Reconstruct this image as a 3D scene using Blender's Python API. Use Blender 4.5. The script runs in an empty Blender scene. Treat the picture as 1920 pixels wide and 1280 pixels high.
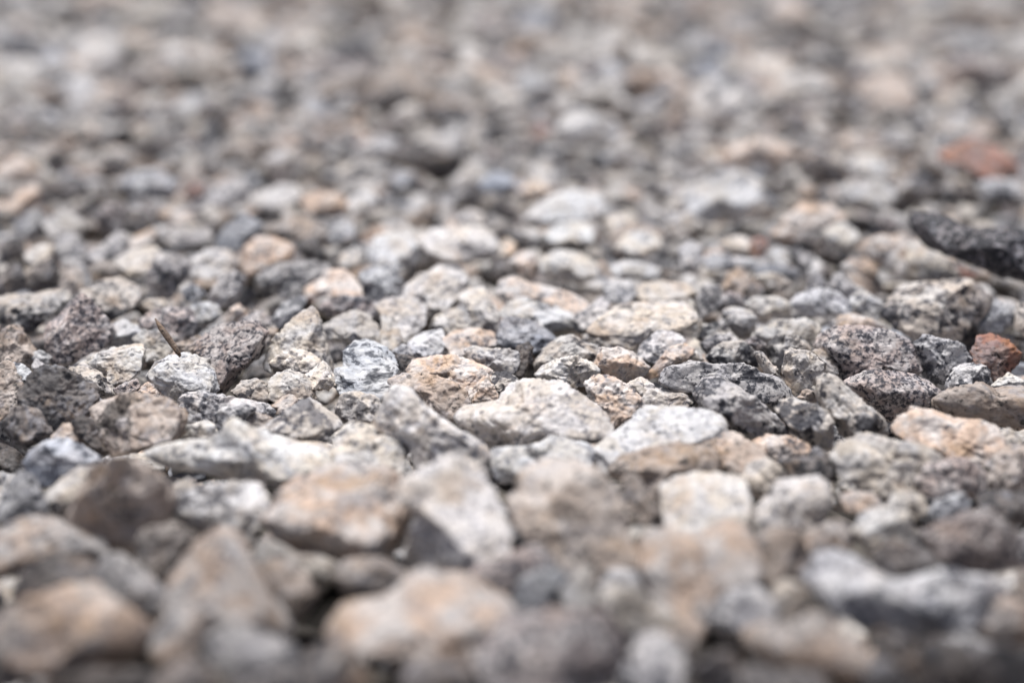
import bpy, math
import numpy as np
from mathutils import Vector, Matrix

# ---------------------------------------------------------------- camera, sky, sun, exposure
scene = bpy.context.scene
PW, PH = 1920.0, 1280.0                      # the photograph's own pixel grid
FOCAL, SENSOR = 50.0, 36.0
FPX = PW * FOCAL / SENSOR                    # focal length in photo pixels
HORIZON = -380.0                             # photo row of the (unseen) horizon
PITCH = math.atan((PH / 2 - HORIZON) / FPX)
CAM_H = 0.190                                # camera height over the gravel, metres
FOCUS_ROW = 700.0

cam_data = bpy.data.cameras.new("camera")
cam = bpy.data.objects.new("camera", cam_data)
scene.collection.objects.link(cam)
cam.location = (0, 0, CAM_H)
cam.rotation_euler = (math.pi / 2 - PITCH, 0, 0)
cam_data.lens, cam_data.sensor_width = FOCAL, SENSOR
cam_data.clip_start, cam_data.clip_end = 0.01, 2000.0
scene.camera = cam
CR = np.array((1.0, 0.0, 0.0))                                     # camera right, up, forward
CU = np.array((0.0, math.sin(PITCH), math.cos(PITCH)))
CF = np.array((0.0, math.cos(PITCH), -math.sin(PITCH)))
CP = np.array((0.0, 0.0, CAM_H))


def ray(px, py):
    """Direction of a photo pixel, scaled to depth 1."""
    return CF + CR * ((px - PW / 2) / FPX) - CU * ((py - PH / 2) / FPX)


def hit(px, py, z):
    """Depth at which a photo pixel's ray meets the level z."""
    d = ray(px, py)
    return (z - CAM_H) / d[2]


cam_data.dof.use_dof = True
cam_data.dof.focus_distance = hit(960, FOCUS_ROW, 0.008)
cam_data.dof.aperture_fstop = 3.4
cam_data.dof.aperture_blades = 0

SUN_EL, SUN_AZ = math.radians(70), math.radians(-14)               # sun behind the gravel, a little to one side
world = bpy.data.worlds.new("World")
scene.world = world
world.use_nodes = True
wn = world.node_tree
sky = wn.nodes.new("ShaderNodeTexSky")
sky.sky_type = 'NISHITA'
sky.sun_disc = False
sky.sun_elevation = SUN_EL
sky.sun_rotation = SUN_AZ
sky.air_density, sky.dust_density, sky.ozone_density = 0.7, 5.0, 1.0
bg = next(n for n in wn.nodes if n.type == 'BACKGROUND')
bg.inputs['Strength'].default_value = 0.05
wn.links.new(sky.outputs['Color'], bg.inputs['Color'])

sun_data = bpy.data.lights.new("sun", 'SUN')
sun_data.energy = 3.6
sun_data.angle = math.radians(36)
sun_data.color = (1.0, 0.995, 0.99)
sun = bpy.data.objects.new("sun", sun_data)
scene.collection.objects.link(sun)
to_sun = Vector((math.sin(SUN_AZ) * math.cos(SUN_EL), math.cos(SUN_AZ) * math.cos(SUN_EL), math.sin(SUN_EL)))
sun.rotation_euler = to_sun.to_track_quat('Z', 'Y').to_euler()

scene.view_settings.view_transform = 'Standard'
scene.view_settings.look = 'None'
scene.view_settings.exposure = 0.19
scene.view_settings.gamma = 1.0
scene.cycles.use_denoising = True
scene.cycles.max_bounces = 6
scene.cycles.diffuse_bounces = 1

# ---------------------------------------------------------------- stone materials
def rgb(c): return (c[0], c[1], c[2], 1.0)


def stone_material(name, a, b, dark, dark_amt, speck, blotch, stain=(0.5, 0.33, 0.19), stain_amt=0.3, band=0.0, rough=0.55, sss=0.0, fw=0.55):
    """a, b: the two pale minerals; dark: mica; dark_amt: how much of it; speck, blotch: scales of its grains and patches (1/m)."""
    m = bpy.data.materials.new(name)
    m.use_nodes = True
    nt = m.node_tree
    N, L = nt.nodes, nt.links
    bsdf = next(n for n in N if n.type == 'BSDF_PRINCIPLED')

    def node(t, **kw):
        n = N.new(t)
        for k, v in kw.items():
            setattr(n, k, v)
        return n

    rest = node('ShaderNodeAttribute', attribute_name='rest')
    tint = node('ShaderNodeAttribute', attribute_name='tint')
    vec = rest.outputs['Vector']
    if band:
        mp = node('ShaderNodeMapping')
        mp.inputs['Rotation'].default_value = (0.35, 0.25, 0.4)
        mp.inputs['Scale'].default_value = (0.35, 0.5, 1.9)
        L.new(vec, mp.inputs['Vector'])
        bvec = mp.outputs['Vector']
    else:
        bvec = vec

    def noise(scale, detail, r=0.55, v=None, dist=0.0):
        n = node('ShaderNodeTexNoise')
        n.inputs['Scale'].default_value = scale
        n.inputs['Detail'].default_value = detail
        n.inputs['Roughness'].default_value = r
        n.inputs['Distortion'].default_value = dist
        L.new(v or vec, n.inputs['Vector'])
        return n.outputs['Fac']

    def math_(op, x, y=None, clamp=False):
        n = node('ShaderNodeMath', operation=op, use_clamp=clamp)
        for i, q in enumerate((x, y)):
            if q is None: continue
            if isinstance(q, (int, float)): n.inputs[i].default_value = q
            else: L.new(q, n.inputs[i])
        return n.outputs[0]

    def ramp(x, lo, hi):
        n = node('ShaderNodeMapRange', interpolation_type='SMOOTHSTEP')
        n.inputs['From Min'].default_value, n.inputs['From Max'].default_value = lo, hi
        L.new(x, n.inputs['Value'])
        return n.outputs['Result']

    def mix(f, x, y, mode='MIX'):
        n = node('ShaderNodeMix', data_type='RGBA', blend_type=mode)
        n.clamp_factor = True
        if isinstance(f, (int, float)): n.inputs[0].default_value = f
        else: L.new(f, n.inputs[0])
        for i, q in ((6, x), (7, y)):
            if isinstance(q, tuple): n.inputs[i].default_value = q
            else: L.new(q, n.inputs[i])
        return n.outputs[2]

    mineral = noise(95, 4, 0.6, bvec, 0.6)
    col = mix(ramp(mineral, 0.40, 0.60), rgb(a), rgb(b))
    st = noise(70, 3, 0.6, v=bvec)
    col = mix(math_('MULTIPLY', ramp(st, 0.53, 0.68), stain_amt), col, rgb(stain))
    # clouds of grey translucent quartz
    qz = noise(130, 4, 0.6, bvec, 1.2)
    col = mix(math_('MULTIPLY', ramp(qz, 0.53, 0.62), 0.42), col, rgb((.37, .37, .395)))
    # crystal grains: each a little lighter or darker
    vor = node('ShaderNodeTexVoronoi', feature='F1')
    vor.inputs['Scale'].default_value = 620
    L.new(bvec, vor.inputs['Vector'])
    grain = node('ShaderNodeSeparateColor')
    L.new(vor.outputs['Color'], grain.inputs['Color'])
    g = math_('ADD', math_('MULTIPLY', grain.outputs[0], 0.34), 0.81)
    gc = node('ShaderNodeCombineColor')
    for i in range(3): L.new(g, gc.inputs[i])
    col = mix(1.0, col, gc.outputs['Color'], 'MULTIPLY')
    # mica: fine specks gathered in patches
    fine = noise(speck, 3, 0.7, bvec)
    patch = noise(blotch, 3, 0.6, bvec, 0.4)
    s = math_('ADD', math_('MULTIPLY', fine, fw), math_('MULTIPLY', patch, 1 - fw))
    th = 0.645 - 0.18 * dark_amt
    msk = ramp(s, th - 0.012, th + 0.03)
    col = mix(math_('MULTIPLY', msk, 0.9), col, rgb(dark))
    # a second, softer grey tone round the mica
    col = mix(math_('MULTIPLY', ramp(s, th - 0.05, th + 0.02), 0.30), col, rgb(tuple(x * 1.9 for x in dark)))
    # a few broad black patches with ragged rims
    big = math_('ADD', math_('MULTIPLY', noise(48, 2, 0.5), 0.75), math_('MULTIPLY', fine, 0.25))
    col = mix(math_('MULTIPLY', ramp(big, 0.625 - 0.05 * dark_amt, 0.665 - 0.05 * dark_amt), 0.8), col, rgb(dark))
    # single dark crystals
    v2 = node('ShaderNodeTexVoronoi', feature='F1')
    v2.inputs['Scale'].default_value = 480
    L.new(bvec, v2.inputs['Vector'])
    s2 = node('ShaderNodeSeparateColor')
    L.new(v2.outputs['Color'], s2.inputs['Color'])
    sp = ramp(s2.outputs[1], 0.90 - 0.20 * dark_amt, 0.94 - 0.20 * dark_amt)
    sp = math_('MULTIPLY', sp, ramp(v2.outputs['Distance'], 0.55, 0.42))
    sp = math_('MULTIPLY', sp, ramp(noise(160, 2), 0.42, 0.55))
    col = mix(math_('MULTIPLY', sp, 0.65), col, rgb(dark))
    col = mix(1.0, col, tint.outputs['Color'], 'MULTIPLY')
    L.new(col, bsdf.inputs['Base Color'])
    rr = math_('ADD', math_('MULTIPLY', noise(300, 2), 0.35), rough - 0.17)
    L.new(rr, bsdf.inputs['Roughness'])
    bsdf.inputs['Specular IOR Level'].default_value = 0.22
    if sss:
        bsdf.inputs['Subsurface Weight'].default_value = sss
        bsdf.inputs['Subsurface Radius'].default_value = (1.0, 0.75, 0.5)
        bsdf.inputs['Subsurface Scale'].default_value = 0.002
    h = math_('ADD', math_('MULTIPLY', noise(330, 5, 0.65, bvec), 1.0), math_('MULTIPLY', vor.outputs['Distance'], 0.35))
    bump = node('ShaderNodeBump')
    bump.inputs['Strength'].default_value = 0.5
    bump.inputs['Distance'].default_value = 0.0016
    L.new(h, bump.inputs['Height'])
    L.new(bump.outputs['Normal'], bsdf.inputs['Normal'])
    return m


MAT = {
    'W': stone_material('white_quartz', (.82, .79, .75), (.68, .62, .54), (.11, .11, .125), .32, 420, 75, stain_amt=.3),
    'C': stone_material('cream_feldspar', (.77, .68, .56), (.79, .75, .69), (.11, .105, .11), .32, 420, 80, stain_amt=.45),
    'P': stone_material('peach_feldspar', (.77, .58, .44), (.79, .72, .65), (.11, .105, .11), .34, 420, 75, stain_amt=.6),
    'L': stone_material('light_grey_granite', (.62, .60, .59), (.75, .72, .68), (.06, .063, .075), .60, 450, 85, stain_amt=.2),
    'G': stone_material('speckled_granite', (.66, .61, .57), (.56, .46, .41), (.05, .05, .06), .68, 560, 130, stain_amt=.25, fw=0.8),
    'K': stone_material('blotched_granite', (.73, .69, .63), (.66, .58, .49), (.035, .035, .042), .66, 330, 62, stain_amt=.3, fw=0.4),
    'B': stone_material('banded_gneiss', (.40, .42, .46), (.66, .66, .67), (.06, .065, .08), .46, 330, 90, stain_amt=.15, band=1),
    'T': stone_material('tan_granite', (.48, .385, .31), (.60, .52, .45), (.06, .055, .05), .40, 420, 85, stain_amt=.5),
    'D': stone_material('dark_granite', (.16, .145, .135), (.26, .225, .20), (.035, .034, .037), .6, 420, 80, stain_amt=.3),
    'S': stone_material('black_speckled_granite', (.34, .30, .29), (.24, .22, .215), (.022, .022, .025), .95, 480, 110, stain_amt=.1, fw=0.7),
    'R': stone_material('rusty_stone', (.46, .23, .17), (.43, .31, .26), (.06, .045, .04), .40, 380, 80, stain=(.5, .24, .1), stain_amt=.5),
}

# ---------------------------------------------------------------- noise and rock shapes
_rs = np.random.RandomState(7)
_LAT = _rs.uniform(-1, 1, (32, 32, 32)).astype(np.float32)


def vnoise(p):
    """Smooth value noise, -1..1."""
    i = np.floor(p).astype(np.int64)
    f = (p - i).astype(np.float32)
    f = f * f * f * (f * (f * 6 - 15) + 10)
    out = 0
    for dx in (0, 1):
        wx = f[:, 0] if dx else 1 - f[:, 0]
        for dy in (0, 1):
            wy = f[:, 1] if dy else 1 - f[:, 1]
            for dz in (0, 1):
                wz = f[:, 2] if dz else 1 - f[:, 2]
                out = out + wx * wy * wz * _LAT[(i[:, 0] + dx) & 31, (i[:, 1] + dy) & 31, (i[:, 2] + dz) & 31]
    return out


def icosphere(n):
    t = (1 + 5 ** .5) / 2
    v = [(-1, t, 0), (1, t, 0), (-1, -t, 0), (1, -t, 0), (0, -1, t), (0, 1, t), (0, -1, -t), (0, 1, -t), (t, 0, -1), (t, 0, 1), (-t, 0, -1), (-t, 0, 1)]
    f = [(0, 11, 5), (0, 5, 1), (0, 1, 7), (0, 7, 10), (0, 10, 11), (1, 5, 9), (5, 11, 4), (11, 10, 2), (10, 7, 6), (7, 1, 8),
         (3, 9, 4), (3, 4, 2), (3, 2, 6), (3, 6, 8), (3, 8, 9), (4, 9, 5), (2, 4, 11), (6, 2, 10), (8, 6, 7), (9, 8, 1)]
    v = [np.array(x) / np.linalg.norm(x) for x in v]
    for _ in range(n):
        mid, nf = {}, []

        def m(a, b):
            k = (min(a, b), max(a, b))
            if k not in mid:
                q = v[a] + v[b]
                v.append(q / np.linalg.norm(q))
                mid[k] = len(v) - 1
            return mid[k]
        for a, b, c in f:
            ab, bc, ca = m(a, b), m(b, c), m(c, a)
            nf += [(a, ab, ca), (b, bc, ab), (c, ca, bc), (ab, bc, ca)]
        f = nf
    return np.array(v), np.array(f, dtype=np.int32)


ICO = {n: icosphere(n) for n in (1, 2, 3, 4, 5)}


def rock(rng, n, sharp=16.0, planes=16):
    """A broken stone of radius about 1: a ball cut by random planes, the edges rounded off."""
    d, f = ICO[n]
    nn = rng.normal(size=(planes, 3))
    nn /= np.linalg.norm(nn, axis=1)[:, None]
    nn = np.vstack([nn, np.eye(3), -np.eye(3)])
    h = np.concatenate([rng.uniform(0.55, 1.0, planes), np.full(6, 1.0)])
    q = np.maximum(d @ nn.T / h, 0.0)
    r = np.sum(q ** sharp, axis=1) ** (-1.0 / sharp)
    return d * r[:, None], f


def roughen(p, rng, amt):
    """Chips, dents and grit, as a fraction of the radius."""
    o = rng.uniform(0, 30, 3)
    L = np.linalg.norm(p, axis=1)
    u = p / np.maximum(L, 1e-9)[:, None]
    k = 1 + amt * (0.07 * vnoise(p * 1.7 + o) + 0.04 * vnoise(p * 3.7 + o + 9) + 0.028 * vnoise(p * 8.3 + o + 17) + 0.016 * vnoise(p * 19 + o + 5) + 0.009 * vnoise(p * 43 + o + 3))
    # ledges where flakes broke away
    e = vnoise(p * 2.3 + o + 21)
    k -= amt * 0.05 * np.clip((e - 0.12) / 0.10, 0, 1)
    return u * (L * k)[:, None]


def mesh_from(name, v, f, rest, tint, mats, mi=None):
    me = bpy.data.meshes.new(name)
    nv, nf = len(v), len(f)
    me.vertices.add(nv)
    me.vertices.foreach_set('co', np.ascontiguousarray(v, dtype=np.float32).ravel())
    me.loops.add(nf * 3)
    me.loops.foreach_set('vertex_index', np.ascontiguousarray(f, dtype=np.int32).ravel())
    me.polygons.add(nf)
    me.polygons.foreach_set('loop_start', np.arange(0, nf * 3, 3, dtype=np.int32))
    me.polygons.foreach_set('loop_total', np.full(nf, 3, dtype=np.int32))
    for m in mats:
        me.materials.append(m)
    if mi is not None:
        me.polygons.foreach_set('material_index', np.ascontiguousarray(mi, dtype=np.int32))
    me.polygons.foreach_set('use_smooth', np.ones(nf, dtype=bool))
    a = me.attributes.new('rest', 'FLOAT_VECTOR', 'POINT')
    a.data.foreach_set('vector', np.ascontiguousarray(rest, dtype=np.float32).ravel())
    a = me.attributes.new('tint', 'FLOAT_COLOR', 'POINT')
    t = np.ones((nv, 4), dtype=np.float32)
    t[:, :3] = tint
    a.data.foreach_set('color', t.ravel())
    me.update()
    me.validate()
    return me


def polar_outline(pts, c, th):
    """Radius of a polygon round c at the angles th (farthest crossing)."""
    p = pts - c
    q = np.roll(p, -1, axis=0)
    dx, dy = np.cos(th), np.sin(th)
    out = np.zeros(len(th))
    for (ax, ay), (bx, by) in zip(p, q):
        ex, ey = bx - ax, by - ay
        den = dx * ey - dy * ex
        den = np.where(np.abs(den) < 1e-9, 1e-9, den)
        t = (ax * ey - ay * ex) / den
        s = (ax * dy - ay * dx) / den
        ok = (s >= -1e-6) & (s <= 1 + 1e-6) & (t > 0)
        out = np.where(ok, np.maximum(out, t), out)
    bad = out <= 0
    if bad.any():
        out[bad] = np.interp(th[bad], th[~bad], out[~bad], period=2 * math.pi)
    return out


def smooth_ring(a, k):
    for _ in range(k):
        a = 0.25 * np.roll(a, 1) + 0.5 * a + 0.25 * np.roll(a, -1)
    return a


def centroid(p):
    x, y = p[:, 0], p[:, 1]
    x1, y1 = np.roll(x, -1), np.roll(y, -1)
    c = x * y1 - x1 * y
    A = c.sum() / 2
    return np.array([((x + x1) * c).sum() / (6 * A), ((y + y1) * c).sum() / (6 * A)])


NA = 144
TH = np.linspace(-math.pi, math.pi, NA, endpoint=False)
HERO = []                                    # (x, y, radius across, radius in depth) of every single stone on the ground


def shaped_stone(pts, kind, rng, bright=1.0, toward=0.0, sharp=None, name='stone', flat=False, tall=False):
    """One stone whose outline, seen from where the photographer stood, is pts (photo pixels); it lies on the ground and has a depth of its own."""
    pts = np.array(pts, dtype=float)
    c = centroid(pts)
    pts = c + (pts - c) * 1.06
    w, h = np.ptp(pts[:, 0]), np.ptp(pts[:, 1])
    depth = 0.5
    for _ in range(6):
        hw = h * depth / FPX
        depth = hit(c[0], c[1], 0.5 * hw - min(0.24 * hw, 0.008))
    depth -= toward
    s = depth / FPX
    blur = abs(1 - cam_data.dof.focus_distance / depth)
    n = 5 if blur < 0.30 or w > 330 else 4
    rad = 0.5 * math.sqrt(w * h) * s
    P, f = rock(rng, n, sharp or rng.choice([18, 28, 40, 60]), rng.randint(8, 15))
    P = roughen(P, rng, 1.0)
    # x = across, y = up the picture, z = depth
    r2 = np.hypot(P[:, 0], P[:, 1])
    an = np.arctan2(P[:, 1], P[:, 0])
    b = np.floor((an + math.pi) / (2 * math.pi) * 72).astype(int) % 72
    S = np.zeros(72)
    np.maximum.at(S, b, r2)
    S = smooth_ring(S, 2)
    Sx = np.interp(TH, -math.pi + (np.arange(72) + 0.5) * 2 * math.pi / 72, S, period=2 * math.pi)
    q = pts.copy()
    q[:, 1] = -q[:, 1]
    T = polar_outline(q, np.array([c[0], -c[1]]), TH)
    T = smooth_ring(T, 1) * s
    k = np.interp(an, TH, T / Sx, period=2 * math.pi)
    dm = 0.5 * min(w, 1.35 * h, ) * s * rng.uniform(0.6, 0.8)
    x, y, z = P[:, 0] * k, P[:, 1] * k, P[:, 2] * dm
    z = z + (rng.uniform(0.75, 0.95) if flat else rng.uniform(0.0, 0.15) if tall else rng.uniform(0.25, 0.65)) * y              # it lies back on its bed: the upper part is farther off
    org = CP + ray(c[0], c[1]) * depth
    # grit that does not shrink with the stone
    V = x[:, None] * CR + y[:, None] * CU + z[:, None] * CF
    nrm = V / np.maximum(np.linalg.norm(V, axis=1), 1e-9)[:, None]
    if n == 5:
        o = rng.uniform(0, 30, 3)
        V = V + nrm * (0.00045 * vnoise(V * 420 + o) + 0.00028 * vnoise(V * 900 + o))[:, None]
    rest = V + rng.uniform(-5, 5, 3)
    hue = rng.uniform(-0.03, 0.03)
    tint = np.array([0.965 + hue, 0.98, 1.04 - hue]) * bright * rng.uniform(0.94, 1.05)
    me = mesh_from(name, V, f, rest, np.minimum(tint, 1.25), [MAT[kind]])
    o = bpy.data.objects.new(name, me)
    o.location = org
    scene.collection.objects.link(o)
    HERO.append((org[0], org[1], 0.5 * w * s, dm))
    return o


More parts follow.
